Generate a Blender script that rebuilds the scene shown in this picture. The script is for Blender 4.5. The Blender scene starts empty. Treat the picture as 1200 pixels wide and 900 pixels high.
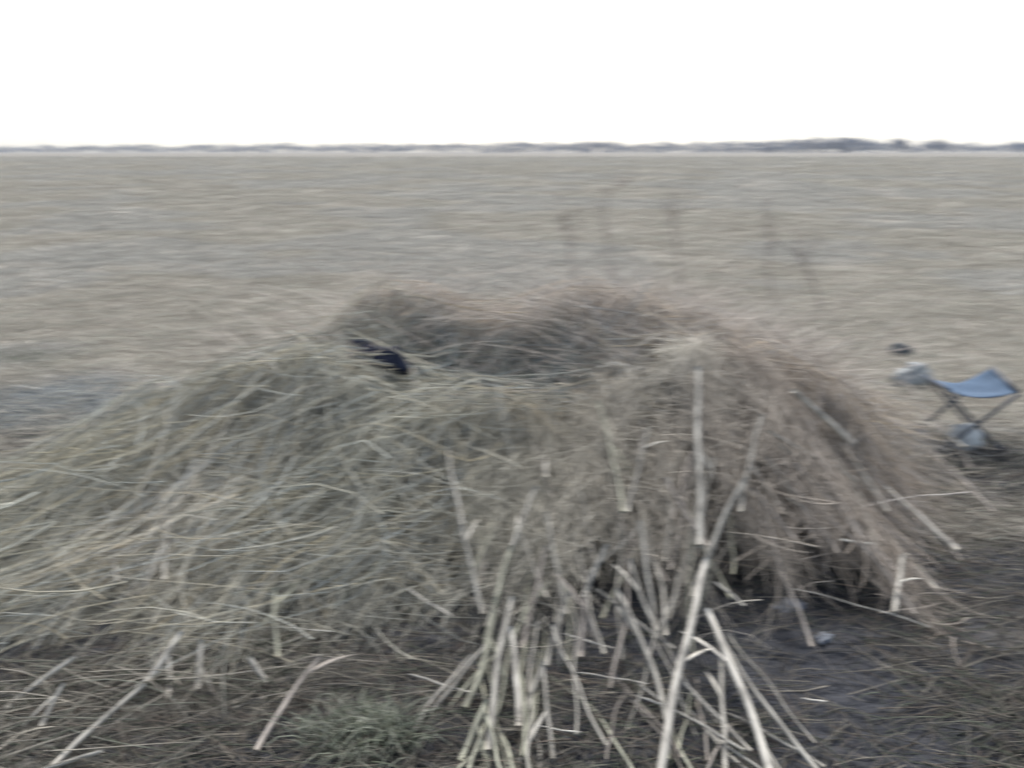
import bpy, math, random
import numpy as np
from mathutils import Vector
R = math.radians
random.seed(7); rng = np.random.default_rng(11)
S = bpy.context.scene; C = S.collection

# ---------------------------------------------------------------- camera
EYE = 1.6; PITCH = 16.75; FPX = 906.0
cd = bpy.data.cameras.new('camera'); cam = bpy.data.objects.new('camera', cd); C.objects.link(cam)
cd.sensor_width = 36; cd.lens = FPX / 1200 * 36; cd.clip_end = 6000; cd.clip_start = 0.05
cam.location = (0, 0, EYE); cam.rotation_euler = (R(90 - PITCH), 0, R(0)); S.camera = cam
cd.dof.use_dof = True; cd.dof.focus_distance = 1.35; cd.dof.aperture_fstop = 7.5; cd.dof.aperture_ratio = 0.11

# ---------------------------------------------------------------- sky, sun, exposure
SUN_EL, SUN_AZ = 58, 4
w = bpy.data.worlds.new('World'); S.world = w; w.use_nodes = True
nt = w.node_tree; bg = nt.nodes['Background']
sky = nt.nodes.new('ShaderNodeTexSky'); sky.sky_type = 'NISHITA'; sky.sun_disc = False
sky.sun_elevation = R(SUN_EL); sky.sun_rotation = R(SUN_AZ); sky.dust_density = 1.2; sky.air_density = 1.0; sky.ozone_density = 1.0
hs = nt.nodes.new('ShaderNodeHueSaturation'); hs.inputs['Saturation'].default_value = 0.6
nt.links.new(sky.outputs[0], hs.inputs['Color']); nt.links.new(hs.outputs[0], bg.inputs[0]); bg.inputs[1].default_value = 0.06
sd = bpy.data.lights.new('sun', 'SUN'); sd.energy = 1.5; sd.angle = R(30); sd.color = (1, 0.955, 0.90)
sun = bpy.data.objects.new('sun', sd); C.objects.link(sun)
dirv = Vector((math.sin(R(SUN_AZ)) * math.cos(R(SUN_EL)), math.cos(R(SUN_AZ)) * math.cos(R(SUN_EL)), math.sin(R(SUN_EL))))
sun.rotation_euler = dirv.to_track_quat('Z', 'Y').to_euler()
S.view_settings.view_transform = 'Standard'; S.view_settings.look = 'None'; S.view_settings.gamma = 1
S.view_settings.exposure = 2.05
S.cycles.use_denoising = True; S.cycles.volume_bounces = 0; S.cycles.max_bounces = 6; S.cycles.diffuse_bounces = 3

# ---------------------------------------------------------------- helpers
def hash2(ix, iy, s):
    n = np.sin(ix * 127.1 + iy * 311.7 + s * 74.7) * 43758.5453
    return n - np.floor(n)
def vnoise(x, y, s=0):
    x = np.asarray(x, float); y = np.asarray(y, float)
    ix = np.floor(x); iy = np.floor(y); fx = x - ix; fy = y - iy
    fx = fx * fx * (3 - 2 * fx); fy = fy * fy * (3 - 2 * fy)
    a = hash2(ix, iy, s); b = hash2(ix + 1, iy, s); c = hash2(ix, iy + 1, s); d = hash2(ix + 1, iy + 1, s)
    return (a + (b - a) * fx) * (1 - fy) + (c + (d - c) * fx) * fy
def fbm(x, y, s=0, o=4):
    t = 0; a = 0.5; n = 0
    for k in range(o):
        t = t + a * vnoise(np.asarray(x) * 2 ** k, np.asarray(y) * 2 ** k, s + k * 13); n += a; a *= 0.5
    return t / n

def heap_h(x, y):
    x = np.asarray(x, float); y = np.asarray(y, float)
    fa = 1.22 - 0.52 * np.exp(-((x - 0.45) / 0.85) ** 2)
    lf = np.clip(-x - 0.9, 0, 2); dy = y - 3.75 + 0.32 * lf - 0.05 * np.sin(x * 1.7)
    r2 = (x / 2.15) ** 2 + (dy / np.where(dy < 0, fa, 1.15 - 0.35 * np.clip(lf, 0, 1))) ** 2
    r2 = r2 * (1 + 0.9 * (fbm(x * 1.1 + 5, y * 1.1, 3, 3) - 0.5))
    base = np.exp(-(r2 * 1.15) ** 1.25)
    h = 0.73 * base + 0.26 * base ** 0.7 * (fbm(x * 2.0, y * 2.4, 9, 4) - 0.5) * 2
    h = h + 0.13 * np.exp(-(((x - 0.85) / 0.6) ** 2 + ((y - 3.6) / 0.4) ** 2)) + 0.03 * np.exp(-(((x - 0.25) / 0.7) ** 2 + ((y - 4.2) / 0.3) ** 2)) + 0.07 * np.exp(-(((x + 0.8) / 0.8) ** 2 + ((y - 3.95 - 0.35 * (x + 0.95)) / 0.28) ** 2)) + 0.16 * np.exp(-(((x + 1.5) / 0.42) ** 2 + ((y - 3.8) / 0.3) ** 2)) - 0.05 * np.exp(-(((x + 1.0) / 0.3) ** 2 + ((y - 4.2) / 0.3) ** 2))
    u = x + 0.02 + 0.35 * (vnoise(x * 3, y * 3, 17) - 0.5); v = y - 3.62 + 0.2 * (vnoise(x * 3, y * 3, 19) - 0.5) - 0.1 * x
    hol = np.exp(-(((u / 0.72) ** 2 + (v / 0.36) ** 2) ** 1.3))
    h = h - 0.43 * hol * np.clip(h, 0, 1) / 0.8
    h = h * (1 - 0.55 * np.clip(lf * 0.8, 0, 1)) + 0.05 * base ** 0.5 * (fbm(x * 6, y * 6, 57, 3) - 0.5)
    h = h / (1 + np.exp((x - 1.95 + 0.5 * (3.75 - y)) * 6) * (y > -9))
    return np.clip(h - 0.02, 0, None)
def ground_h(x, y):
    x = np.asarray(x, float); y = np.asarray(y, float)
    near = np.exp(-np.hypot(x, y) / 60)
    h = 0.05 * (fbm(x * 0.8, y * 1.3, 21, 4) - 0.5) * near * 2 + 0.03 * (fbm(x * 4, y * 6, 31, 3) - 0.5) * near + 0.05 * (fbm(x * 7, y * 7, 33, 2) - 0.5) * np.exp(-((y - 2) / 1.8) ** 2) * np.exp(-(x / 5) ** 2)
    return h
def top_h(x, y): return ground_h(x, y) + heap_h(x, y)
def lean_h(x, y):
    x = np.asarray(x, float); y = np.asarray(y, float)
    m = 1 / (1 + np.exp(-(x + 0.65) * 9)) / (1 + np.exp((x - 1.35) * 9))
    return np.maximum(top_h(x, y), (0.42 + 0.32 / (1 + np.exp(-(x - 0.5) * 9))) * np.clip((y - 2.0) / 1.3, 0, 1) * m * (y < 3.45 + 0.05 * x - 0.3 / (1 + np.exp((x - 0.4) * 9))))
cp, sp = math.cos(R(PITCH)), math.sin(R(PITCH))
def ray(px, py):
    u = (px - 600) / FPX; v = (450 - py) / FPX
    d = np.array([u, cp + v * sp, -sp + v * cp]); return d / np.linalg.norm(d)
def at(px, py, lift=0.0, surf=top_h):
    """point of the ground or the heap seen at a place of the photograph"""
    d = ray(px, py); t = np.linspace(0.8, 30, 6000)
    P = np.array([0, 0, EYE])[None] + t[:, None] * d[None]
    k = np.argmax(P[:, 2] < surf(P[:, 0], P[:, 1]) + lift)
    return P[k]
def project(P):
    P = np.atleast_2d(P); x = P[:, 0]; y = P[:, 1]; z = P[:, 2] - EYE
    dep = y * cp - z * sp; up = y * sp + z * cp
    return 600 + FPX * x / dep, 450 - FPX * up / dep, dep

def tag(o, label=None, cat=None, group=None, kind=None):
    if label: o['label'] = label
    if cat: o['category'] = cat
    if group: o['group'] = group
    if kind: o['kind'] = kind
    return o
def empty(name, loc=(0, 0, 0), rz=0):
    o = bpy.data.objects.new(name, None); C.objects.link(o); o.location = loc; o.rotation_euler = (0, 0, rz); o.empty_display_size = 0.05
    return o
def link(name, me, mat, parent=None):
    o = bpy.data.objects.new(name, me); C.objects.link(o)
    if mat: me.materials.append(mat)
    if parent is not None: o.parent = parent
    return o
def mesh(name, V, F, col=None, smooth=True):
    """V (n,3), F (m,k) arrays; col (n,3) vertex colour 'tint'"""
    V = np.asarray(V, np.float32); F = np.asarray(F, np.int32); k = F.shape[1]
    me = bpy.data.meshes.new(name)
    me.vertices.add(len(V)); me.vertices.foreach_set('co', V.ravel())
    me.loops.add(F.size); me.loops.foreach_set('vertex_index', F.ravel())
    me.polygons.add(len(F)); me.polygons.foreach_set('loop_start', np.arange(len(F), dtype=np.int32) * k)
    me.polygons.foreach_set('loop_total', np.full(len(F), k, np.int32))
    me.polygons.foreach_set('use_smooth', np.full(len(F), smooth))
    me.update(calc_edges=True); me.validate()
    if col is not None:
        a = me.color_attributes.new('tint', 'FLOAT_COLOR', 'POINT')
        c = np.ones((len(V), 4), np.float32); c[:, :3] = col; a.data.foreach_set('color', c.ravel())
    return me
def strands(P, r0, r1, sides=3, flat=1.0):
    """P (n,k,3) centre lines -> tapered tubes. r0,r1 (n,) radii at root and tip"""
    n, k, _ = P.shape
    T = np.gradient(P, axis=1); T /= np.linalg.norm(T, axis=2, keepdims=True) + 1e-9
    ref = np.zeros_like(T); ref[..., 2] = 1
    ver = np.abs(T[..., 2]) > 0.93; ref[ver] = (1, 0, 0)
    A = np.cross(T, ref); A /= np.linalg.norm(A, axis=2, keepdims=True) + 1e-9
    B = np.cross(T, A)
    s = np.linspace(0, 1, k)[None, :, None]
    rad = np.asarray(r0).reshape(-1, 1, 1) * (1 - s) + np.asarray(r1).reshape(-1, 1, 1) * s
    ph = rng.uniform(0, 6.28, (n, 1, 1))
    rings = []
    for j in range(sides):
        a = ph + 2 * math.pi * j / sides
        rings.append(P + rad * (np.cos(a) * A + flat * np.sin(a) * B))
    V = np.stack(rings, axis=2).reshape(-1, 3)          # n,k,sides
    i = np.arange(n)[:, None, None] * k * sides; q = np.arange(k - 1)[None, :, None] * sides; j = np.arange(sides)[None, None, :]
    j2 = (j + 1) % sides
    F = np.stack([i + q + j, i + q + j2, i + q + sides + j2, i + q + sides + j], axis=-1).reshape(-1, 4)
    return V, F
def scol(c, k, sides=3): return np.repeat(c, k * sides, axis=0)

# ---------------------------------------------------------------- materials
def mat(name, base=(0.3, 0.3, 0.3), rough=0.85, tint=True, nscale=30, namp=0.25, trans=0.0, spec=0.2, bump=0.0, bscale=60):
    m = bpy.data.materials.new(name); m.use_nodes = True; t = m.node_tree; b = t.nodes['Principled BSDF']
    b.inputs['Roughness'].default_value = rough; b.inputs['Specular IOR Level'].default_value = spec
    geo = t.nodes.new('ShaderNodeTexCoord'); no = t.nodes.new('ShaderNodeTexNoise'); no.inputs['Scale'].default_value = nscale; no.inputs['Detail'].default_value = 4
    t.links.new(geo.outputs['Object'], no.inputs['Vector'])
    mr = t.nodes.new('ShaderNodeMapRange'); mr.inputs['From Min'].default_value = 0.3; mr.inputs['From Max'].default_value = 0.7
    mr.inputs['To Min'].default_value = 1 - namp; mr.inputs['To Max'].default_value = 1 + namp; t.links.new(no.outputs['Fac'], mr.inputs['Value'])
    mx = t.nodes.new('ShaderNodeVectorMath'); mx.operation = 'SCALE'; t.links.new(mr.outputs[0], mx.inputs['Scale'])
    if tint:
        a = t.nodes.new('ShaderNodeAttribute'); a.attribute_name = 'tint'; t.links.new(a.outputs['Color'], mx.inputs[0])
    else: mx.inputs[0].default_value = base
    t.links.new(mx.outputs[0], b.inputs['Base Color'])
    if bump:
        n2 = t.nodes.new('ShaderNodeTexNoise'); n2.inputs['Scale'].default_value = bscale; n2.inputs['Detail'].default_value = 6
        t.links.new(geo.outputs['Object'], n2.inputs['Vector'])
        bp = t.nodes.new('ShaderNodeBump'); bp.inputs['Distance'].default_value = bump; t.links.new(n2.outputs['Fac'], bp.inputs['Height'])
        t.links.new(bp.outputs[0], b.inputs['Normal'])
    return m
M_straw = mat('dry_straw', nscale=25, namp=0.2)
M_reed = mat('reed_skin', nscale=14, namp=0.28, rough=0.6, spec=0.35)
M_heap = mat('packed_grass', nscale=9, namp=0.35, bump=0.03, bscale=25)
M_wood = mat('bare_branches', nscale=0.2, namp=0.2)

def ground_mat():
    m = bpy.data.materials.new('mown_field'); m.use_nodes = True; t = m.node_tree; b = t.nodes['Principled BSDF']
    b.inputs['Roughness'].default_value = 0.95; b.inputs['Specular IOR Level'].default_value = 0.1
    tc = t.nodes.new('ShaderNodeTexCoord'); a = t.nodes.new('ShaderNodeAttribute'); a.attribute_name = 'tint'
    def noise(sx, sy, detail=5):
        mp = t.nodes.new('ShaderNodeMapping'); mp.inputs['Scale'].default_value = (sx, sy, 1); t.links.new(tc.outputs['Object'], mp.inputs['Vector'])
        n = t.nodes.new('ShaderNodeTexNoise'); n.inputs['Scale'].default_value = 1; n.inputs['Detail'].default_value = detail; t.links.new(mp.outputs[0], n.inputs['Vector']); return n
    def fac(n, lo, hi):
        r = t.nodes.new('ShaderNodeMapRange'); r.inputs['From Min'].default_value = 0.32; r.inputs['From Max'].default_value = 0.68
        r.inputs['To Min'].default_value = lo; r.inputs['To Max'].default_value = hi; t.links.new(n.outputs['Fac'], r.inputs['Value']); return r
    ns = [fac(noise(0.5, 1.6), 0.90, 1.08), fac(noise(0.05, 0.12), 0.9, 1.1), fac(noise(6, 16), 0.75, 1.25)]
    last = ns[0].outputs[0]
    for f in ns[1:]:
        q = t.nodes.new('ShaderNodeMath'); q.operation = 'MULTIPLY'; t.links.new(last, q.inputs[0]); t.links.new(f.outputs[0], q.inputs[1]); last = q.outputs[0]
    mx = t.nodes.new('ShaderNodeVectorMath'); mx.operation = 'SCALE'; t.links.new(a.outputs['Color'], mx.inputs[0]); t.links.new(last, mx.inputs['Scale'])
    t.links.new(mx.outputs[0], b.inputs['Base Color'])
    n3 = noise(14, 18, 8); bp = t.nodes.new('ShaderNodeBump'); bp.inputs['Distance'].default_value = 0.07; bp.inputs['Strength'].default_value = 1.0
    t.links.new(n3.outputs['Fac'], bp.inputs['Height']); t.links.new(bp.outputs[0], b.inputs['Normal'])
    return m

# ---------------------------------------------------------------- ground: one sheet to the horizon
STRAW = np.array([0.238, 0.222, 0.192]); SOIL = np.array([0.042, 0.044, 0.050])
soil_spots = [(-3.1, 4.75, 1.25, 0.75), (-2.5, 4.7, 0.95, 0.5), (-1.9, 2.3, 1.0, 0.3), (-0.42, 2.5, 0.5, 0.5), (-2.0, 2.0, 0.45, 0.3), (-1.75, 2.15, 0.6, 0.25), (1.2, 2.45, 0.75, 0.4), (0.3, 2.1, 1.1, 0.4),
              (-0.3, 1.7, 0.8, 0.3), (1.3, 1.8, 1.3, 0.6), (2.75, 3.9, 0.8, 0.5), (0.3, 2.7, 0.4, 0.35), (0.9, 2.9, 0.6, 0.3), (2.1, 2.6, 0.8, 0.5), (0.6, 0.6, 3, 1.0)]
def soil(x, y):
    x = np.asarray(x, float); y = np.asarray(y, float); s = np.zeros_like(x + y)
    for cx, cy, rx, ry in soil_spots:
        s = np.maximum(s, np.exp(-((((x - cx) / rx) ** 2 + ((y - cy) / ry) ** 2) ** 1.3)))
    v = np.clip(s * 1.5 + (fbm(x * 2.2, y * 3, 40, 4) - 0.5) * 1.2 * np.clip(s * 6, 0, 1), 0, 1)
    return v * np.where(y > 4.1, 0.88, 1.0)
def axis(lo, hi, step, grow):
    p = [0.0]; st = step
    while p[-1] < hi: st = step + grow * p[-1]; p.append(p[-1] + st)
    n = [0.0]
    while n[-1] > lo: st = step + grow * -n[-1]; n.append(n[-1] - st)
    return np.array(sorted(n[1:]) + p)
gx = axis(-1600, 1600, 0.03, 0.026); gy = axis(-200, 1500, 0.03, 0.020)
X, Y = np.meshgrid(gx, gy); Z = ground_h(X, Y)
V = np.stack([X, Y, Z], -1).reshape(-1, 3); nx = len(gx); ny = len(gy)
ii = (np.arange(ny - 1)[:, None] * nx + np.arange(nx - 1)[None]).ravel()
F = np.stack([ii, ii + 1, ii + nx + 1, ii + nx], -1)
sm = soil(X, Y).reshape(-1, 1)
patch = fbm(X * 0.35, Y * 0.9, 50, 4).reshape(-1, 1)
SL = SOIL[None] + np.clip((Y.reshape(-1, 1) - 3.9) * 2, 0, 1) * np.array([[0.030, 0.040, 0.040]])
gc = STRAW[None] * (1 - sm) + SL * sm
far = np.clip((Y.reshape(-1, 1) - 140) / 160, 0, 1); gc = gc * (0.85 + 0.3 * patch) * (1 - 0.22 * far)  # darkened far out, standing in for shade among unmodelled blades
fore = np.clip((2.9 + 0.5 * (patch - 0.5) - Y.reshape(-1, 1)) / 0.5, 0, 1); gc = gc * (1 - fore) + np.minimum(gc, np.array([[0.12, 0.115, 0.103]])) * fore
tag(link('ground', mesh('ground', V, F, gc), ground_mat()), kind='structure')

# ---------------------------------------------------------------- field grass (uncountable)
def blades(n, xy, ang, length, z0, rise, bend, r0, col, k=4):
    """low curved blades: root xy (n,2), heading ang, lie flat with some rise"""
    s = np.linspace(0, 1, k)[None]
    L = length[:, None] * s
    px = xy[:, :1] + np.cos(ang)[:, None] * L; py = xy[:, 1:] + np.sin(ang)[:, None] * L
    side = (s ** 2) * (length * bend)[:, None]
    px = px - np.sin(ang)[:, None] * side; py = py + np.cos(ang)[:, None] * side
    pz = z0[:, None] + np.sin(np.clip(s, 0, 1) * math.pi * 0.62) * (rise)[:, None]
    P = np.stack([px, py, pz], -1)
    V, F = strands(P, r0, r0 * 0.25)
    return V, F, scol(col, k)
def pick(cols, n, jit=0.18):
    c = np.array(cols)[rng.integers(0, len(cols), n)]
    return np.clip(c * (1 + rng.normal(0, jit, (n, 1))), 0.01, 0.75)
COOL = [(0.335, 0.33, 0.30), (0.36, 0.355, 0.325), (0.40, 0.385, 0.345)]
FIELD = [(0.40, 0.365, 0.31), (0.37, 0.345, 0.29), (0.42, 0.395, 0.345), (0.33, 0.31, 0.265), (0.345, 0.35, 0.30)]
# tufts scattered with a density falling with distance
nt_ = 46000
yy = 3.0 * (260 / 3.0) ** rng.random(nt_) ** 1.25; xx = np.where(rng.random(nt_) < 0.72, rng.uniform(-0.85, 0.85, nt_), rng.normal(0, 1.15, nt_)) * (yy + 2.5)
keep = (soil(xx, yy) < rng.random(nt_) * 1.25) & (heap_h(xx, yy) < 0.06); xx, yy = xx[keep], yy[keep]
m = 10; bx = np.repeat(xx, m); by = np.repeat(yy, m); sc = np.minimum(by / 5, 30) ** 0.62
n = len(bx); bx = bx + rng.normal(0, 0.06, n) * sc; by = by + rng.normal(0, 0.05, n) * sc
tilt = np.repeat(rng.normal(0.12, 0.5, len(xx)), m)
ang = tilt + rng.normal(0, 0.55, n) + (rng.random(n) < 0.3) * math.pi
ln = rng.uniform(0.08, 0.26, n) * sc
V, F, cc = blades(n, np.stack([bx, by], 1), ang, ln, ground_h(bx, by) - 0.003, rng.uniform(0.005, 0.05, n) * sc ** 0.5, rng.normal(0, 0.3, n), 0.0022 * sc, k=3, col=np.where((fbm(bx * 0.22, by * 0.16, 400, 3) > 0.55)[:, None], pick(COOL, n), pick(FIELD, n)))
tag(link('field_grass', mesh('field_grass', V, F, cc), M_straw), 'flattened pale dry grass covering the wide field', 'grass', kind='stuff')

# trampled litter on the dark earth around the heap
n = 90000
bx = rng.uniform(-3.6, 3.6, n); by = rng.uniform(0.9, 5.6, n)
dens = fbm(bx * 1.1, by * 1.1, 66, 3)
keep = (heap_h(bx, by) < 0.05) & (by < 4.3) & (rng.random(n) < (1 - 0.45 * soil(bx, by) * (by > 2.1)) * np.clip(0.5 + (dens - 0.42) * 3.0, 0.35, 1)); bx, by = bx[keep], by[keep]; n = len(bx)
LIT = [(0.085, 0.08, 0.069), (0.125, 0.115, 0.097), (0.05, 0.05, 0.049), (0.10, 0.084, 0.070), (0.075, 0.085, 0.063), (0.19, 0.175, 0.145)]
V, F, cc = blades(n, np.stack([bx, by], 1), rng.normal(0.0, 0.75, n) + (rng.random(n) < 0.5) * math.pi, rng.uniform(0.05, 0.28, n), ground_h(bx, by) + rng.uniform(0, 0.012, n),
                  rng.uniform(0.0, 0.03, n), rng.normal(0, 0.25, n), rng.uniform(0.001, 0.0026, n), pick(LIT, n))
tag(link('trampled_litter', mesh('trampled_litter', V, F, cc), M_straw), 'short trampled straw scattered on dark earth before the heap', 'straw litter', kind='stuff')

# straw shed from the left flank
n = 16000
bx = rng.uniform(-3.4, 0.6, n); by = rng.uniform(1.2, 3.2, n)
keep = (rng.random(n) < np.clip((by - 1.0) / 1.6, 0, 1) * np.clip((0.6 - bx) / 1.2, 0, 1)) & (fbm(bx * 1.8, by * 2.4, 310, 3) > 0.44) & (soil(bx, by) < rng.random(n) * 0.9); bx, by = bx[keep], by[keep]; n = len(bx)
V, F, cc = blades(n, np.stack([bx, by], 1), rng.normal(0.35, 0.6, n) + (rng.random(n) < 0.5) * math.pi, rng.uniform(0.1, 0.45, n), ground_h(bx, by) + rng.uniform(0, 0.03, n),
                  rng.uniform(0.0, 0.06, n), rng.normal(0, 0.2, n), rng.uniform(0.0012, 0.003, n), pick([(0.22, 0.205, 0.17), (0.16, 0.15, 0.125), (0.29, 0.27, 0.23), (0.13, 0.135, 0.11)], n), 5)
tag(link('shed_straw', mesh('shed_straw', V, F, cc), M_straw), 'loose pale straw shed over earth below the left flank', 'straw', kind='stuff')

# green tuft low in the picture and a little green at the far left
def green_tuft(px, py, spread, n, label):
    c = at(px, py, 0, ground_h)
    bx = rng.normal(c[0], spread, n); by = rng.normal(c[1], spread * 0.55, n)
    V, F, cc = blades(n, np.stack([bx, by], 1), rng.uniform(0, 6.28, n), rng.uniform(0.05, 0.15, n), ground_h(bx, by), rng.uniform(0.02, 0.09, n), rng.normal(0, 0.3, n),
                      rng.uniform(0.0015, 0.003, n), pick([(0.13, 0.145, 0.105), (0.18, 0.195, 0.155), (0.24, 0.25, 0.205), (0.09, 0.105, 0.08)], n))
    tag(link('green_grass', mesh('green_grass', V, F, cc), M_straw), label, 'grass', kind='stuff')
green_tuft(425, 872, 0.07, 420, 'fresh green grass tuft low before the heap')
green_tuft(20, 425, 0.3, 260, 'faint green grass at the edge of dark earth')

# ---------------------------------------------------------------- the heap
heap = empty('straw_heap', (0, 3.75, 0))
tag(heap, 'wide low heap of cut straw and reeds with a dark hollow on top', 'straw heap')
hx = np.linspace(-3.3, 3.3, 240); hy = np.linspace(2.0, 5.6, 150)
X, Y = np.meshgrid(hx, hy); H = heap_h(X, Y)
Z = ground_h(X, Y) + H - 0.03 + 0.05 * (fbm(X * 9, Y * 9, 70, 3) - 0.5) * (H > 0.03)
V = np.stack([X, Y - 3.75, Z], -1).reshape(-1, 3); nx = len(hx); ny = len(hy)
ii = (np.arange(ny - 1)[:, None] * nx + np.arange(nx - 1)[None]).ravel()
F = np.stack([ii, ii + 1, ii + nx + 1, ii + nx], -1); F = F[H.ravel()[ii] > 0.015]
def heap_tone(x, y):
    """heap colour place by place, darker and greener in the hollow"""
    x = np.asarray(x); y = np.asarray(y); n = fbm(x * 1.5, y * 1.5, 77, 3)[..., None]
    green = np.array([0.325, 0.318, 0.265]); brown = np.array([0.345, 0.303, 0.258]); pale = np.array([0.46, 0.435, 0.375])
    fr = np.clip((x + 0.3) / 1.4, 0, 1)[..., None]
    c = green * (1 - fr) + brown * fr
    back = np.clip((y - 3.75) / 0.35, 0, 1)[..., None]; c = c * (1 - back) + brown * 1.3 * back
    c = c + (pale - c) * np.clip((n - 0.5) * 3, 0, 1)
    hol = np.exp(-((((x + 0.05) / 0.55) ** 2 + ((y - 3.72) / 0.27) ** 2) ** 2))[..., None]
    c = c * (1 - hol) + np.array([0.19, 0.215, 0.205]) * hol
    return c
link('packed_core', mesh('packed_core', V, F, heap_tone(X, Y).reshape(-1, 3) * 0.38), M_heap, heap)  # core colour darkened to paint the shade in gaps between strands

def heap_strands(n, lmin, lmax, off, jitter, rad, k=6, colmul=1.0, cj=0.2, layer=0, thresh=0.02):
    x = rng.uniform(-3.2, 3.2, n); y = rng.uniform(1.9, 5.3, n)
    h0 = heap_h(x, y)
    ok = (h0 > thresh) & (rng.random(n) < 0.12 + h0 * 5) & (fbm(x * 2.3, y * 2.3, 90 + layer, 3) > 0.40 + 0.08 * (layer % 2))
    x, y = x[ok], y[ok]; n = len(x)
    ax = np.clip(x * 0.45, -0.7, 0.8) + 0.1
    a = np.arctan2((y - 3.85) * 0.8, x - ax)
    a = a + (fbm(x * 1.6, y * 1.6, 120 + layer * 7, 2) - 0.5) * 3.2          # locks of hay swing together
    a = a + rng.normal(0, jitter, n)
    left = (x < 0.05) & (rng.random(n) < 0.5)
    a = np.where(left, math.pi + 0.5 + (fbm(x * 1.8, y * 1.8, 150 + layer, 2) - 0.5) * 2.4 + rng.normal(0, 0.25, n), a)
    L = rng.uniform(lmin, lmax, n)
    s = np.linspace(-0.5, 0.5, k)[None]
    cur = rng.normal(0, 0.5, n)[:, None]
    aa = a[:, None] + cur * s
    px = x[:, None] + np.cos(aa) * L[:, None] * s; py = y[:, None] + np.sin(aa) * L[:, None] * s
    hz = top_h(px, py)
    o = rng.uniform(0, 1, n) ** 1.6 * off
    lin = np.linspace(0, 1, k)[None]; st = hz[:, :1] * (1 - lin) + hz[:, -1:] * lin
    pz = np.maximum(hz - 0.01, 0.45 * hz + 0.55 * st) + o[:, None] + (s + 0.5) * (rng.normal(0, 0.04, n))[:, None]
    P = np.stack([px, py - 3.75, pz], -1)
    r = rng.uniform(*rad, n)
    V, F = strands(P, r, r * 0.4)
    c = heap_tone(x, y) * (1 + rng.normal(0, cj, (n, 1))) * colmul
    br = rng.random(n) < 0.05; c[br] = c[br] * 1.3
    g_ = rng.normal(0, 1, (n, 1)); c = c * (1 + g_ * np.array([[0.05, 0.0, -0.08]]))
    return V, F, scol(np.clip(c, 0.01, 0.7), k)
def join(parts):
    V = []; F = []; cc = []; o = 0
    for v, f, c in parts: V.append(v); F.append(f + o); cc.append(c); o += len(v)
    return np.concatenate(V), np.concatenate(F), np.concatenate(cc)
parts = []
for ly in range(5):
    parts += [heap_strands(7500, 0.12, 0.45, 0.07, 0.6, (0.0010, 0.0022), layer=ly),
              heap_strands(7500, 0.3, 0.85, 0.14, 0.45, (0.0012, 0.0027), layer=ly + 5),
              heap_strands(2200, 0.35, 0.85, 0.22, 0.6, (0.0018, 0.0040), layer=ly + 10, colmul=1.0)]
V, F, cc = join(parts)
o = link('loose_straw', mesh('loose_straw', V, F, cc), M_straw, heap); o['kind'] = 'stuff'

# hay hanging over the leaning reeds in front
def lean_hay(n):
    x = rng.uniform(-0.75, 1.5, n); y = rng.uniform(2.15, 3.45, n)
    ok = (rng.random(n) < np.clip((y - 2.1) / 1.0, 0, 1) ** 1.7) & (fbm(x * 3.2, y * 1.4, 201, 3) > 0.44); x, y = x[ok], y[ok]; n = len(x); k = 6
    a = -math.pi / 2 + (x - 0.55) * 0.55 + rng.normal(0, 0.55, n); a = np.where(rng.random(n) < 0.25, rng.uniform(0, 6.28, n), a)
    L = rng.uniform(0.12, 0.5, n); s = np.linspace(-0.5, 0.5, k)[None]; aa = a[:, None] + rng.normal(0, 0.4, n)[:, None] * s
    px = x[:, None] + np.cos(aa) * L[:, None] * s; py = y[:, None] + np.sin(aa) * L[:, None] * s
    pz = np.maximum(lean_h(px, np.minimum(py, 3.45)) + rng.normal(0.0, 0.04, n)[:, None], top_h(px, py) + 0.01)
    r = rng.uniform(0.0010, 0.0026, n); V, F = strands(np.stack([px, py - 3.75, pz], -1), r, r * .4)
    c = heap_tone(x, y) * (1 + rng.normal(0, .2, (n, 1))); return V, F, scol(np.clip(c, .01, .7), k)
V, F, cc = lean_hay(26000)
o = link('hanging_hay', mesh('hanging_hay', V, F, cc), M_straw, heap); o['kind'] = 'stuff'

# fine brown seed stems standing up along the back rim
def rim_stems(n):
    x = rng.normal(0.75, 0.75, n); x = np.where(rng.random(n) < 0.3, rng.uniform(-1.5, 1.5, n), x); y = 4.0 + rng.normal(0, 0.28, n)
    ok = heap_h(x, y) > 0.25; x, y = x[ok], y[ok]; n = len(x)
    k = 6; s = np.linspace(0, 1, k)[None]; L = rng.uniform(0.12, 0.42, n) * np.where(rng.random(n) < 0.10, 2.1, 1)
    lean = rng.uniform(0.4, 1.3, n); az = np.where(rng.random(n) < 0.5, rng.normal(0.3, 0.5, n), rng.normal(2.8, 0.5, n))
    d = (np.sin(lean)[:, None] * s + 0.25 * s ** 2) * L[:, None]
    P = np.stack([x[:, None] + np.cos(az)[:, None] * d, y[:, None] - 3.75 + np.sin(az)[:, None] * d * 0.6, top_h(x, y)[:, None] + (np.cos(lean)[:, None] * s - 0.15 * s ** 2) * L[:, None]], -1)
    r = rng.uniform(0.0009, 0.0024, n); V, F = strands(P, r, r * 0.6)
    c = pick([(0.44, 0.39, 0.34), (0.50, 0.45, 0.40), (0.35, 0.305, 0.265), (0.58, 0.53, 0.47)], n)
    return V, F, scol(c, k)
V, F, cc = rim_stems(5500)
o = link('fine_stems', mesh('fine_stems', V, F, cc), M_straw, heap); o['kind'] = 'stuff'; o['label'] = 'brown wispy stems standing along the back rim'

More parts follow.
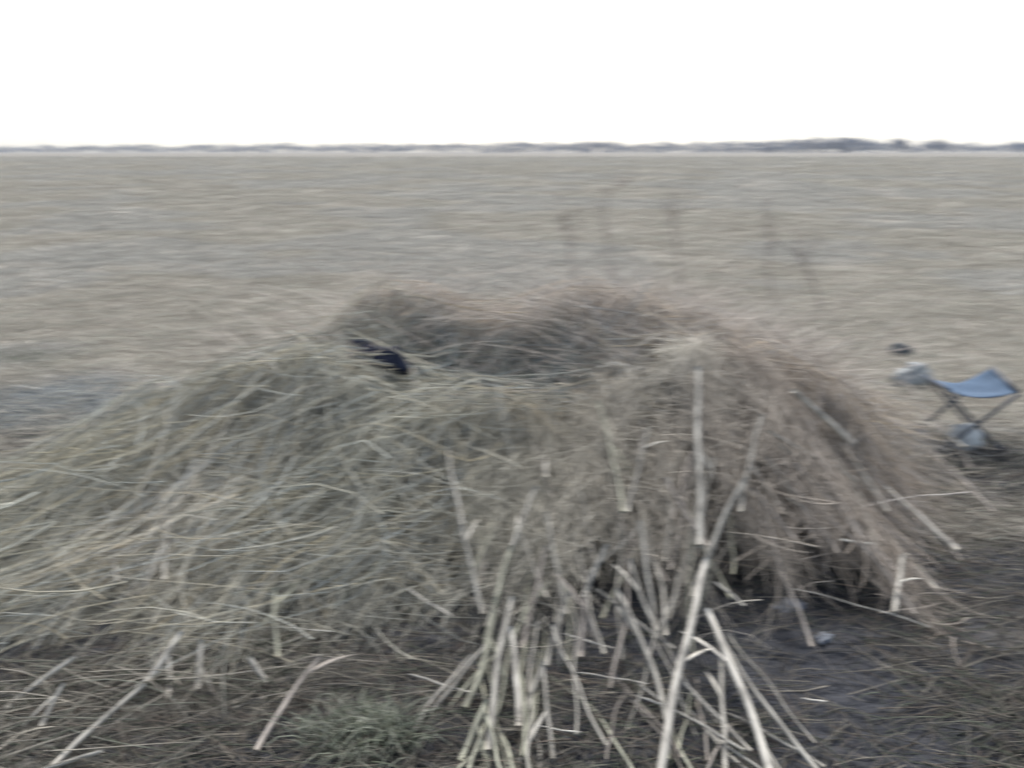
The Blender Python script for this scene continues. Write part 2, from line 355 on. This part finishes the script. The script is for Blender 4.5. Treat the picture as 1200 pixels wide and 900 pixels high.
# ---------------------------------------------------------------- reed stalks, one object each
PALE = (0.47, 0.445, 0.39); GREY = (0.33, 0.315, 0.275); GRN = (0.285, 0.285, 0.22); BRN = (0.27, 0.243, 0.213)
def stalk(p0, p1, r, col, label, bend=0.0, lift0=0.03, lift1=0.008, group=None, leaf=False, cut=True, name='reed_stalk', taper=0.75, wob=0.012):
    A = at(p0[0], p0[1], lift0, lean_h) if len(p0) == 2 else np.array(p0, float)
    B = at(p1[0], p1[1], lift1, lean_h) if len(p1) == 2 else np.array(p1, float)
    L = np.linalg.norm(B - A); nseg = max(8, int(L / 0.035)); s = np.linspace(0, 1, nseg + 1)
    P = A[None] * (1 - s[:, None]) + B[None] * s[:, None]
    side = np.cross(B - A, (0, 0, 1)); side /= np.linalg.norm(side) + 1e-9
    P = P + side[None] * (bend * L * 4 * s * (1 - s))[:, None]
    ph = random.uniform(0, 6); P = P + side[None] * (wob * L * np.sin(s * 9 + ph) * s * (1 - s) * 2)[:, None]
    need = np.max((top_h(P[1:-1, 0], P[1:-1, 1]) + r * 1.2 - P[1:-1, 2]) / (4 * s[1:-1] * (1 - s[1:-1]) + 0.15))
    need = min(max(0, need), 0.12); P[:, 2] += need * 4 * s * (1 - s)
    # nodes every 12-20 cm: swollen rings
    rad = r * (taper + (1 - taper) * s); step = random.uniform(0.13, 0.2); d = s * L
    near = np.abs(((d + random.uniform(0, step)) / step) % 1 - 0.5) * step
    sides = 8
    T = np.gradient(P, axis=0); T /= np.linalg.norm(T, axis=1, keepdims=True)
    Aa = np.cross(T, (0.3, 0.1, 1.0)); Aa /= np.linalg.norm(Aa, axis=1, keepdims=True); Bb = np.cross(T, Aa)
    node = near < L / nseg * 0.55
    rad = rad * np.where(node, 1.16, 1.0)
    org = A.copy()
    V = []; cc = []
    base = np.array(col) * random.uniform(0.9, 1.1)
    tones = [random.uniform(0.78, 1.12) for _ in range(60)]; sect = [tones[int(d[i] / step) % 60] * random.uniform(.93, 1.07) for i in range(nseg + 1)]
    for i in range(nseg + 1):
        for j in range(sides):
            a = 2 * math.pi * j / sides
            V.append(P[i] - org + rad[i] * (math.cos(a) * Aa[i] + math.sin(a) * Bb[i]))
            cc.append(base * (0.6 if node[i] else 1.0) * sect[i] * (0.86 + 0.28 * ((j * 7 + 3) % 5) / 5))
    F = [(i * sides + j, i * sides + (j + 1) % sides, (i + 1) * sides + (j + 1) % sides, (i + 1) * sides + j) for i in range(nseg) for j in range(sides)]
    # cut ends: an inset rim and a hollow
    for i, sg in ((0, -1), (nseg, 1)):
        b0 = len(V)
        for f, dp in ((0.62, 0.0), (0.5, -0.02)):
            for j in range(sides):
                a = 2 * math.pi * j / sides
                V.append(P[i] - org + rad[i] * f * (math.cos(a) * Aa[i] + math.sin(a) * Bb[i]) + T[i] * sg * dp * 1.0)
                cc.append(base * (1.0 if dp == 0 else 0.3))
        for lo, hi in (((i * sides), b0), (b0, b0 + sides)):
            for j in range(sides):
                q = (lo + j, lo + (j + 1) % sides, hi + (j + 1) % sides, hi + j); F.append(q if sg < 0 else q[::-1])
        F.append((b0 + sides, b0 + sides + 1, b0 + sides + 2, b0 + sides + 3)); F.append((b0 + sides, b0 + sides + 3, b0 + sides + 4, b0 + sides + 7)); F.append((b0 + sides + 4, b0 + sides + 5, b0 + sides + 6, b0 + sides + 7))
    o = link(name, mesh(name, V, F, np.array(cc)), M_reed); o.location = org
    tag(o, label, 'reed stalk' if name == 'reed_stalk' else 'straw', group)
    if leaf:
        i = int(nseg * random.uniform(0.25, 0.6)); k = 7; t = np.linspace(0, 1, k)
        dr = T[i] * random.choice((-1, 1)) * 0.8 + Aa[i] * random.choice((-1, 1)) * random.uniform(0.2, 0.7)
        Ls = random.uniform(0.12, 0.25)
        Q = P[i] - org + dr[None] * (t * Ls)[:, None]; Q[:, 2] -= 0.25 * Ls * t ** 2; Q[:, 2] = np.maximum(Q[:, 2], top_h(Q[:, 0] + org[0], Q[:, 1] + org[1]) - org[2] + 0.004)
        wd = 0.006 * np.sin(np.clip(t * 0.9 + 0.1, 0, 1) * math.pi)[:, None]
        up = np.array((0, 0, 0.0008)); sd_ = np.cross(dr, (0, 0, 1.0)); sd_ /= np.linalg.norm(sd_)
        V2 = np.concatenate([Q + sd_ * wd + up, Q - sd_ * wd + up, Q - sd_ * wd - up, Q + sd_ * wd - up]); F2 = []
        for q in range(k - 1):
            for a in range(4): b = (a + 1) % 4; F2.append((a * k + q, b * k + q, b * k + q + 1, a * k + q + 1))
        link('leaf', mesh('leaf', V2, F2, np.tile(base * 1.05, (4 * k, 1))), M_reed, o)
    return o

STALKS = [
 # top, foot, radius, colour, label, bend
 ((828, 655), (772, 915), .0125, PALE, 'thickest pale reed stalk running off the bottom edge right of centre', .01),
 ((874, 560), (812, 700), .0100, GREY, 'grey stalk crossing down left onto the top of the thickest reed', .03),
 ((828, 714), (905, 912), .0120, PALE, 'stout pale reed with cut top leaning right beside the thickest reed', -.02),
 ((842, 742), (960, 905), .0065, GREY, 'long curved reed running to the bottom edge right of the stout pale reed', .03),
 ((845, 770), (850, 905), .0070, GREY, 'upright grey reed between the two palest reeds at the bottom', 0),
 ((802, 800), (880, 880), .0045, PALE, 'thin slanting straw crossing behind the upright grey reed', 0),
 ((818, 430), (820, 640), .0120, GREY, 'wide blurred vertical reed rising up the right of centre front', .0),
 ((722, 690), (782, 845), .0075, GREY, 'bent grey reed leaning right towards the thickest reed', -.04),
 ((738, 655), (770, 740), .0065, GREY, 'short grey reed above the bent reed left of the thickest reed', .03),
 ((750, 610), (768, 735), .0065, GREY, 'vertical grey reed above the dark gap left of the thickest reed', 0),
 ((700, 690), (790, 760), .0045, GREY, 'thin stalk slanting right across the dark gap', .02),
 ((712, 637), (684, 700), .0085, PALE, 'reed with a pale broken hooked top at the centre of the front', .02),
 ((686, 695), (680, 770), .0080, BRN, 'brownish reed stub under the reed with the hooked top', 0),
 ((598, 735), (608, 852), .0100, PALE, 'pale reed with a square cut foot, middle of the front bundle', -.02),
 ((628, 570), (572, 735), .0085, GREY, 'long grey reed leaning left, topmost of the centre bundle', .02),
 ((600, 640), (566, 790), .0080, GRN, 'greenish reed lying against the left side of the centre bundle', .03),
 ((580, 700), (545, 830), .0080, GRN, 'greenish reed curving left at the foot of the centre bundle', -.05),
 ((600, 700), (572, 880), .0095, GREY, 'stout grey reed standing in the foot of the centre bundle', .02),
 ((570, 820), (540, 892), .0080, GRN, 'short green grey reed end at the bottom of the centre bundle', 0),
 ((638, 775), (612, 840), .0065, GREY, 'short slanting reed touching the square cut pale reed', 0),
 ((636, 780), (648, 890), .0055, GREY, 'slim dull reed right of the square cut pale reed', 0),
 ((524, 525), (546, 640), .0080, GREY, 'upper of two pale grey reeds left of the centre bundle', .0),
 ((540, 615), (566, 720), .0075, GREY, 'lower pale grey reed slanting into the left of the centre bundle', .0),
 ((640, 640), (612, 760), .0075, BRN, 'brown grey reed leaning left behind the centre bundle', 0),
 ((668, 690), (640, 780), .0065, GREY, 'grey reed leaning left, right edge of the centre bundle', .02),
 ((640, 600), (664, 720), .0065, GREY, 'grey reed leaning right between bundle and hooked reed', .0),
 ((590, 422), (576, 462), .0110, GREY, 'short blurred reed stub standing at the middle of the hollow', 0),
 ((482, 428), (490, 462), .0110, PALE, 'pale reed stub standing at the near lip of the hollow', 0),
 ((930, 458), (1000, 520), .0140, PALE, 'broad pale reed lying at the top of the right flank', .0),
 ((985, 520), (1040, 600), .0100, GREY, 'grey reed continuing down the right flank below the broad reed', -.02),
 ((1035, 568), (1122, 645), .0105, PALE, 'pale reed with a bright cut end on the right flank', .0),
 ((900, 505), (1020, 572), .0060, GREY, 'thin reed slanting down the right flank over brown straw', .02),
 ((1085, 492), (1130, 524), .0085, GREY, 'short grey reed lying just left of the stool', 0),
 ((1080, 520), (1165, 600), .0070, BRN, 'long brown reed slanting down below the stool', -.02),
 ((1058, 650), (1048, 718), .0085, GREY, 'short upright dull reed under the pale cut end', 0),
 ((894, 485), (868, 600), .0060, GREY, 'thin reed leaning left high on the right of the heap', .02),
 ((760, 500), (735, 600), .0060, GREY, 'slim reed high on the front between centre and right', .0),
 ((650, 455), (640, 560), .0070, GREY, 'grey reed hanging over the front lip of the hollow', .02),
 ((700, 470), (730, 600), .0070, GRN, 'greenish reed down the front right of the hollow', -.02),
 ((780, 560), (830, 640), .0065, BRN, 'brown reed slanting right into the wide vertical reed', .02),
 ((196, 600), (192, 680), .0070, GREY, 'upright grey reed standing on the left flank', 0),
 ((132, 652), (138, 682), .0075, GREY, 'tiny reed stub poking from straw at the far left', 0),
 ((213, 740), (172, 800), .0105, PALE, 'upper length of the thick reed lying at lower left', 0),
 ((170, 802), (60, 900), .0080, GREY, 'long grey reed running to the bottom left corner', .03),
 ((236, 750), (232, 808), .0085, GREY, 'short upright reed right of the thick reed at lower left', 0),
 ((88, 770), (8, 830), .0080, GREY, 'dull bowed reed at the left edge near the bottom', .04),
 ((75, 800), (48, 852), .0065, GREY, 'short dull reed beneath the bowed reed at lower left', .02),
 ((292, 770), (312, 800), .0080, GREY, 'small reed stub leaning right at lower left of centre', 0),
 ((375, 770), (300, 880), .0075, BRN, 'brown grey reed leaning left below the left flank', .03),
 ((120, 880), (40, 905), .0060, GREY, 'low dull reed lying flat by the bottom left edge', .0),
 ((322, 690), (326, 770), .0065, GRN, 'greenish upright reed at the foot of the left flank', .02),
 ((690, 720), (700, 760), .0050, BRN, 'thin brown reed standing in the dark gap by the hooked reed', 0),
]
for q, (a, b, r, c, lab, bd) in enumerate(STALKS):
    stalk(a, b, r, c, lab, bd, lift0=0.14 if a[1] < 640 else 0.09, lift1=0.10 if b[1] < 690 else 0.02, leaf=(q % 2 == 0))

STRAWS = [
 ((785, 828), (745, 815), .0035, PALE, 'bright pinkish straw low between the two bundles'),
 ((676, 788), (760, 802), .0022, PALE, 'bright long straw lying level right of the centre bundle'),
 ((480, 790), (560, 815), .0030, GREY, 'pale straw slanting to the foot of the centre bundle'),
 ((478, 690), (530, 722), .0030, PALE, 'pale straw lying on dark earth left of the bundle'),
 ((660, 742), (720, 760), .0025, PALE, 'pale straw crossing the dark gap below the hooked reed'),
 ((630, 850), (680, 858), .0018, PALE, 'fine bright straw near the bottom below the bundle'),
 ((985, 632), (1018, 637), .0050, PALE, 'flat bright straw scrap on the right flank'),
 ((930, 690), (1090, 735), .0018, PALE, 'long fine straw slanting over dark earth at right'),
 ((838, 682), (872, 710), .0040, PALE, 'short bright straw right of the reed crossing'),
 ((278, 688), (316, 684), .0025, PALE, 'bright level straw on the rusty patch of the left flank'),
 ((300, 735), (390, 740), .0016, PALE, 'fine bright level straw at the foot of the left flank'),
 ((18, 452), (46, 456), .0060, PALE, 'bright straw scrap on dark earth at the far left'),
 ((940, 818), (968, 822), .0022, PALE, 'fine bright straw on dark earth at lower right'),
]
for a, b, r, c, lab in STRAWS:
    stalk(a, b, r, np.array(c) * 1.15, lab, random.uniform(-.04, .04), lift0=0.035, lift1=0.03, name='loose_straw_stem', wob=0.03)

# slimmer stems nothing tells apart, fanning down the heap
def fan(n, box, dirs, rr, cols, label, group):
    for _ in range(n):
        px = random.uniform(box[0], box[2]); py = random.uniform(box[1], box[3]); a = R(random.gauss(*dirs)); L = random.uniform(70, 210)
        qx, qy = px + math.cos(a) * L, py + math.sin(a) * L
        stalk((px, py), (qx, min(qy, 925)), random.uniform(*rr), random.choice(cols), label, random.gauss(0, .03), lift0=random.uniform(-.02, .08), lift1=random.uniform(-.01, .06), group=group, wob=0.03)
fan(34, (560, 470, 860, 700), (95, 20), (.0028, .0058), (GREY, GRN, BRN), 'slim dull reed hanging down the middle front of the heap', 'slim reeds on the middle front')
fan(34, (840, 430, 1040, 620), (46, 14), (.0028, .0060), (GREY, BRN, BRN), 'slim brownish reed slanting down the right flank of the heap', 'slim reeds on the right flank')
fan(30, (180, 440, 470, 700), (158, 14), (.0022, .0042), (GREY, GRN, GRN), 'slim greenish stem lying shallow across the left flank', 'slim stems on the left flank')
fan(16, (690, 720, 860, 860), (70, 30), (.0025, .0050), (GREY, BRN, GRN), 'slim reed among the thick reeds near the bottom', 'slim reeds around the thick bottom reeds')
fan(16, (540, 720, 660, 860), (100, 18), (.0028, .0055), (GREY, GRN), 'slim reed tangled in the foot of the centre bundle', 'slim reeds in the centre bundle')

# ---------------------------------------------------------------- dry weeds rising behind and out of the heap
M_weed = mat('weed_bark', base=(0.10, 0.085, 0.075), tint=False, nscale=20)
def weed(base_px, tips, label, back=0.0):
    b = at(*base_px); org = np.array([b[0], b[1], b[2] - 0.05])
    d0 = ray(*base_px); dist = np.linalg.norm(b - np.array([0, 0, EYE]))
    root = empty('dry_weed', org); tag(root, label, 'dry weed')
    def pt(px, py, dd=0): return np.array([0, 0, EYE]) + ray(px, py) * ((b[1] + dd) / ray(px, py)[1]) - org
    for i, ch in enumerate(tips):
        pts = np.array([pt(px, py, i * 0.03 * (-1) ** i) for px, py in ch]) if i else np.array([np.zeros(3)] + [pt(px, py) for px, py in ch])
        # resample smoothly
        k = 12; t = np.linspace(0, len(pts) - 1, k); Q = np.stack([np.interp(t, range(len(pts)), pts[:, j]) for j in range(3)], 1)
        Q[1:-1] = (Q[:-2] + Q[1:-1] * 2 + Q[2:]) / 4
        r = 0.009 if i == 0 else 0.006
        if i == 0: main = Q
        V, F = strands(Q[None], np.array([r]), np.array([r * 0.4]), 5)
        link('stem' if i == 0 else 'twig', mesh('stem', V, F), M_weed, root)
    for q in range(16):
        V = []; F = []; cnt = 0          # fine side twigs ending in small seed heads
        f = random.uniform(3, 11); a = main[int(f)] * (1 - f % 1) + main[min(11, int(f) + 1)] * (f % 1)
        az = random.uniform(0, 6.28); L = random.uniform(0.06, 0.17); d = np.array([math.cos(az) * .55, math.sin(az) * .4, .85])
        t = np.linspace(0, 1, 5)[:, None]; Q = a + d * L * t + np.array([math.cos(az), math.sin(az), 0]) * .3 * L * t ** 2
        v, f_ = strands(Q[None], np.array([.0028]), np.array([.0018]), 4); V.append(v); F.append(f_ + cnt); cnt += len(v)
        hd = Q[-1] + (Q[-1] - Q[-2]) / np.linalg.norm(Q[-1] - Q[-2]) * np.linspace(-.006, .03, 5)[:, None]
        v, f_ = strands(hd[None], np.array([.004]), np.array([.006]), 6); v = v.reshape(5, 6, 3); cen = v.mean(1, keepdims=True)
        v = (cen + (v - cen) * np.array([.3, 1.1, 1.4, 1.0, .2])[:, None, None]).reshape(-1, 3); V.append(v); F.append(f_ + cnt); cnt += len(v)
        link('seed_twig', mesh('seed_twig', np.concatenate(V), np.concatenate(F)), M_weed, root)
weed((672, 350), [[(670, 310), (665, 270), (658, 235)], [(668, 290), (680, 262), (684, 240)], [(666, 275), (650, 252), (640, 240)], [(670, 318), (690, 305), (732, 284)]], 'thin dry weed with forked twigs above the heap, left of centre rim')
weed((800, 345), [[(795, 300), (788, 262), (790, 225)], [(790, 262), (775, 240), (768, 232)], [(790, 255), (812, 225), (820, 208)]], 'thin dry weed rising over the middle of the back rim')
weed((965, 365), [[(955, 335), (938, 300), (928, 268)], [(945, 312), (955, 290), (958, 276)], [(938, 300), (915, 285), (905, 280)]], 'thin dry weed leaning left behind the right rim')
weed((722, 330), [[(712, 290), (708, 250), (712, 225), (746, 208)], [(709, 262), (695, 240), (690, 225)]], 'thin dry weed with one long twig pointing right')
weed((905, 350), [[(900, 310), (902, 270), (896, 240)], [(901, 290), (915, 270), (918, 258)]], 'faint upright dry weed left of the leaning weed')

# ---------------------------------------------------------------- folding stool
M_canvas = mat('blue_canvas', base=(0.072, 0.110, 0.165), tint=False, nscale=12, namp=0.18, bump=0.002, bscale=500)
M_tube = mat('dark_tube', base=(0.035, 0.045, 0.065), tint=False, nscale=10, rough=0.5, spec=0.4)
M_rub = mat('rubber', base=(0.02, 0.02, 0.022), tint=False, nscale=40)
g = at(1150, 512, 0, ground_h); SX, SY = 2.545, 4.12
gz = float(ground_h(SX, SY)); stool = empty('folding_stool', (SX, SY, gz), R(-6))
tag(stool, 'small folding stool with sagging blue canvas seat and dark crossed legs', 'stool')
def tube(name, pts, r, m_, parent, sides=10, k=None):
    P = np.array(pts, float); n = k or max(3, len(P)); t = np.linspace(0, len(P) - 1, n)
    Q = np.stack([np.interp(t, range(len(P)), P[:, j]) for j in range(3)], 1)
    V, F = strands(Q[None], np.array([r]), np.array([r]), sides)
    F = list(map(tuple, F)); me = bpy.data.meshes.new(name)
    a = [j for j in range(sides)][::-1]; b = [(n - 1) * sides + j for j in range(sides)]
    me.from_pydata([tuple(v) for v in V], [], F + [tuple(a), tuple(b)]); me.polygons.foreach_set('use_smooth', [True] * len(F) + [False] * 2); me.update()
    return link(name, me, m_, parent)
HW, HD, SH = 0.178, 0.15, 0.375
# canvas: a sling between two rails, back right corner pulled up
def canvas():
    nu, nv = 22, 14; V = []; F = []
    for side in (0, 1):
        for j in range(nv + 1):
            for i in range(nu + 1):
                u = i / nu; v = j / nv
                x = -HW + 2 * HW * u; y = -HD + 2 * HD * v
                z = SH - 0.055 * (1 - abs(2 * u - 1) ** 2.2) * (0.85 + 0.15 * math.cos((v - .5) * 6)) + 0.055 * max(0, (u - 0.45) / 0.55) ** 1.5 * v ** 1.3 - 0.015 * (1 - u) * v
                z += 0.006 * math.sin(u * 11 + v * 5) * math.sin(v * 7)
                V.append((x * (1 + 0.02 * math.sin(v * 9)), y, z - side * 0.005))
    w_ = nu + 1; o2 = w_ * (nv + 1)
    for j in range(nv):
        for i in range(nu):
            a = j * w_ + i; F.append((a, a + 1, a + w_ + 1, a + w_)); F.append((o2 + a, o2 + a + w_, o2 + a + w_ + 1, o2 + a + 1))
    for i in range(nu): F.append((i, o2 + i, o2 + i + 1, i + 1)); a = nv * w_ + i; F.append((a, a + 1, o2 + a + 1, o2 + a))
    for j in range(nv): a = j * w_; F.append((a, a + w_, o2 + a + w_, o2 + a)); a = j * w_ + nu; F.append((a, o2 + a, o2 + a + w_, a + w_))
    return mesh('seat', V, F)
seat = link('seat', canvas(), M_canvas, stool)
tube('seat_rail', [(-HW, -HD - .01, SH), (-HW, HD + .01, SH - .012)], .010, M_tube, stool)
tube('seat_rail', [(HW, -HD - .01, SH + .0), (HW, HD + .01, SH + .048)], .010, M_tube, stool)
for y, o_ in ((-HD, -1), (HD, 1)):
    for sx in (-1, 1):
        yy_ = y + 0.012 * sx * o_; top = SH - 0.012 if (sx < 0 or y < 0) else SH + 0.03
        leg = tube('leg', [(sx * HW, yy_, top), (-sx * HW * 0.98, yy_, 0.014)], .009, M_tube, stool)
        tube('foot_cap', [(-sx * HW * 0.94, yy_, 0.034), (-sx * HW * 1.0, yy_, -0.002)], .012, M_rub, leg)
for sx in (-1, 1): tube('foot_bar', [(sx * HW * 0.93, -HD, 0.04), (sx * HW * 0.93, HD, 0.04)], .008, M_tube, stool)
for y in (-HD, HD): tube('pivot_bolt', [(0, y - .022, SH / 2), (0, y + .022, SH / 2)], .006, M_tube, stool)

# ---------------------------------------------------------------- bags, bundle and scraps
def lump(name, c, sx, sy, sz, m_, label, cat, seed, rz=0, amp=0.3, fold=6, parts=None):
    nu, nv = 40, 20; V = []; F = []
    for j in range(nv + 1):
        th = math.pi * j / nv
        for i in range(nu):
            ph = 2 * math.pi * i / nu; d = np.array([math.sin(th) * math.cos(ph), math.sin(th) * math.sin(ph), math.cos(th)])
            n1 = float(fbm(d[0] * fold / 3 + seed + d[2], d[1] * fold / 3 + seed, seed, 3)) - .5
            n2 = abs(float(vnoise(d[0] * fold + d[2] * 3 + seed, d[1] * fold - d[2] * 2, seed + 5)) - .5)
            q = d * (1 + amp * n1 * 2 - amp * 0.8 * n2); z = q[2] * sz
            V.append((q[0] * sx, q[1] * sy, max(z, -sz * 0.35) + sz * 0.33))
    for j in range(nv):
        for i in range(nu): F.append((j * nu + i, j * nu + (i + 1) % nu, (j + 1) * nu + (i + 1) % nu, (j + 1) * nu + i))
    o = link(name, mesh(name, V, [f[::-1] for f in F]), m_); o.location = c; o.rotation_euler = (0, 0, rz)
    tag(o, label, cat); return o
M_bag = mat('pale_plastic', base=(0.25, 0.265, 0.265), tint=False, nscale=18, namp=0.2, rough=0.5, bump=0.01, bscale=30)
M_bag2 = mat('white_plastic', base=(0.55, 0.57, 0.56), tint=False, nscale=18, namp=0.15, rough=0.5, bump=0.01, bscale=30)
M_dark = mat('navy_cloth', base=(0.022, 0.026, 0.045), tint=False, nscale=14, namp=0.3, rough=0.9, bump=0.006, bscale=40)
M_dk2 = mat('dark_grey_cloth', base=(0.06, 0.072, 0.082), tint=False, nscale=14, namp=0.3, bump=0.006, bscale=40)
p = at(1068, 450, 0, ground_h); bag = lump('crumpled_bag', (p[0], p[1], p[2] - .01), .15, .10, .115, M_bag, 'pale grey crumpled bag lying on the grass left of the stool', 'bag', 3, 0.3, 0.45)
p = at(1056, 416, 0, ground_h); lump('dark_bundle', (p[0], p[1], p[2] - .01), .10, .07, .085, M_dk2, 'small dark rounded bundle just behind the pale bag', 'bundle', 8, 0, 0.3)
p = at(1148, 495, 0, ground_h); lump('crumpled_bag', (SX + .01, SY - 0.03, gz - .01), .10, .08, .11, M_bag2, 'whitish crumpled bag sitting under the blue stool seat', 'bag', 12, 0.5, 0.4)
p = at(438, 424, 0.12); q = lump('dark_cloth', (p[0], p[1], p[2] - .02), .21, .06, .085, M_dark, 'dark navy cloth lying in the left end of the hollow', 'cloth', 5, R(-42), 0.6, 10)
p = at(520, 456, 0.06); lump('dark_cloth', (p[0], p[1], p[2] - .02), .10, .03, .03, M_dk2, 'small dark grey cloth scrap by the pale reed stub on the hollow lip', 'cloth', 15, R(-20), 0.35)
M_scrap = mat('scrap_film', base=(0.15, 0.165, 0.19), tint=False, nscale=30, namp=0.2, rough=0.5, bump=0.01, bscale=60)
p = at(925, 712, 0, ground_h); lump('plastic_scrap', (p[0], p[1], p[2] - .003), .07, .04, .02, M_scrap, 'bluish white plastic scrap on dark earth at right', 'scrap', 21, 0.4, 0.5, 9)
p = at(966, 748, 0, ground_h); lump('plastic_scrap', (p[0], p[1], p[2] - .003), .035, .025, .014, M_scrap, 'smaller greenish pale scrap below the bluish scrap', 'scrap', 27, 0.9, 0.5, 9)

# ---------------------------------------------------------------- far wood and single trees
def tree_geo(cx, cy, h, wd, n, seed):
    """bare twiggy crown: many small faces through an uneven volume"""
    r_ = np.random.default_rng(seed); nb = 7
    bc = np.stack([r_.normal(0, wd * 0.28, nb), r_.normal(0, wd * 0.28, nb), r_.uniform(0.12, 0.8, nb) * h], 1)
    c = bc[r_.integers(0, nb, n)] + r_.normal(0, 1, (n, 3)) * np.array([wd * .16, wd * .16, h * .11]); c[:, 2] = np.clip(c[:, 2], 0.2, h * 1.02)
    a = r_.normal(0, 1, (n, 3)); b = r_.normal(0, 1, (n, 3)); s = r_.uniform(.5, 1.1, (n, 1)) * 0.16 * h
    a /= np.linalg.norm(a, axis=1, keepdims=True); b /= np.linalg.norm(b, axis=1, keepdims=True)
    V = np.stack([c, c + a * s, c + b * s], 1).reshape(-1, 3) + np.array([cx, cy, 0]); F = np.arange(n * 3).reshape(-1, 3)
    return V, F
WOOD_HAZE = (0.045, 0.075, 0.135)  # blue of the distant haze put into the tree colour
parts = []
def prof(px):
    base = 8 + 3 * vnoise(px / 23.0, 0, 5) + 2.0 * vnoise(px / 7.0, 1, 8)
    base += 6.5 * np.exp(-((px - 945) / 48.0) ** 4) + 3.5 * np.exp(-((px - 880) / 40.0) ** 2) + 2.5 * (vnoise(px / 9.0, 3, 12) - .5) + 2 * np.exp(-((px - 700) / 90.0) ** 2) - 2 * np.exp(-((px - 100) / 200.0) ** 2)
    return base
wx = np.linspace(-900, 2100, 900)
for i, px in enumerate(wx):
    D = 880 + 40 * math.sin(px / 170) + random.uniform(-25, 25)
    x = (px + random.uniform(-2, 2) - 600) / FPX * D * 1.043; h = float(prof(px)) * D * 1.04 / FPX * random.uniform(.85, 1.1)
    V, F = tree_geo(x, D, h, max(7, h * .95), 110, i); parts.append((V, F, np.tile(np.array(WOOD_HAZE) * random.uniform(.8, 1.25), (len(V), 1))))
    if i % 2 == 0:
        v, f = strands(np.array([[[x, D, -.5], [x, D, h * .3], [x + .3, D, h * .7]]]), np.array([.3]), np.array([.1]), 3)
        tri = np.concatenate([f[:, [0, 1, 2]], f[:, [0, 2, 3]]]); parts.append((v, tri, np.tile(WOOD_HAZE, (len(v), 1))))
V, F, cc = join(parts)
tag(link('distant_wood', mesh('distant_wood', V, F, cc, False), M_wood), 'long low band of far bluish trees along the horizon', 'wood', kind='stuff')
for (px, hp, wd, lab) in ((1016, 15, 12, 'far round-crowned tree standing just right of the tall wood'), (1060, 14, 10, 'far single tree alone between round tree and right edge'), (1150, 11, 22, 'far broad low tree near the right edge of the horizon'), (960, 18, 20, 'tallest far tree in the wood right of centre')):
    D = 850.0; x = (px - 600) / FPX * D * 1.043; h = hp * D * 1.04 / FPX
    root = empty('far_tree', (x, D, 0)); tag(root, lab, 'tree')
    V, F = tree_geo(0, 0, h, wd, 500, px); V[:, 2] = np.maximum(V[:, 2], h * .12)
    link('crown', mesh('crown', V, F, np.tile(WOOD_HAZE, (len(V), 1)), False), M_wood, root)
    v, f = strands(np.array([[[0, 0, -.5], [.1, 0, h * .35], [.3, .1, h * .8]]]), np.array([.42]), np.array([.12]), 7)
    link('trunk', mesh('trunk', v, f, np.tile(np.array(WOOD_HAZE) * .8, (len(v), 1))), M_wood, root)

# ---------------------------------------------------------------- haze
def haze_box():
    x0, x1, y0, y1, z0, z1 = -1750, 1750, -260, 1640, -1.4, 24
    V = [(x, y, z) for z in (z0, z1) for y in (y0, y1) for x in (x0, x1)]
    F = [(0, 2, 3, 1), (4, 5, 7, 6), (0, 1, 5, 4), (1, 3, 7, 5), (3, 2, 6, 7), (2, 0, 4, 6)]
    me = bpy.data.meshes.new('haze'); me.from_pydata(V, [], F); me.update()
    m = bpy.data.materials.new('haze_air'); m.use_nodes = True; t = m.node_tree; t.nodes.clear()
    o = t.nodes.new('ShaderNodeOutputMaterial'); v = t.nodes.new('ShaderNodeVolumePrincipled'); v.inputs['Color'].default_value = (0.88, 0.93, 1.0, 1); v.inputs['Density'].default_value = 0.00022
    t.links.new(v.outputs[0], o.inputs['Volume'])
    tag(link('haze', me, m), 'thin pale haze over the far field', 'haze', kind='stuff')
haze_box()
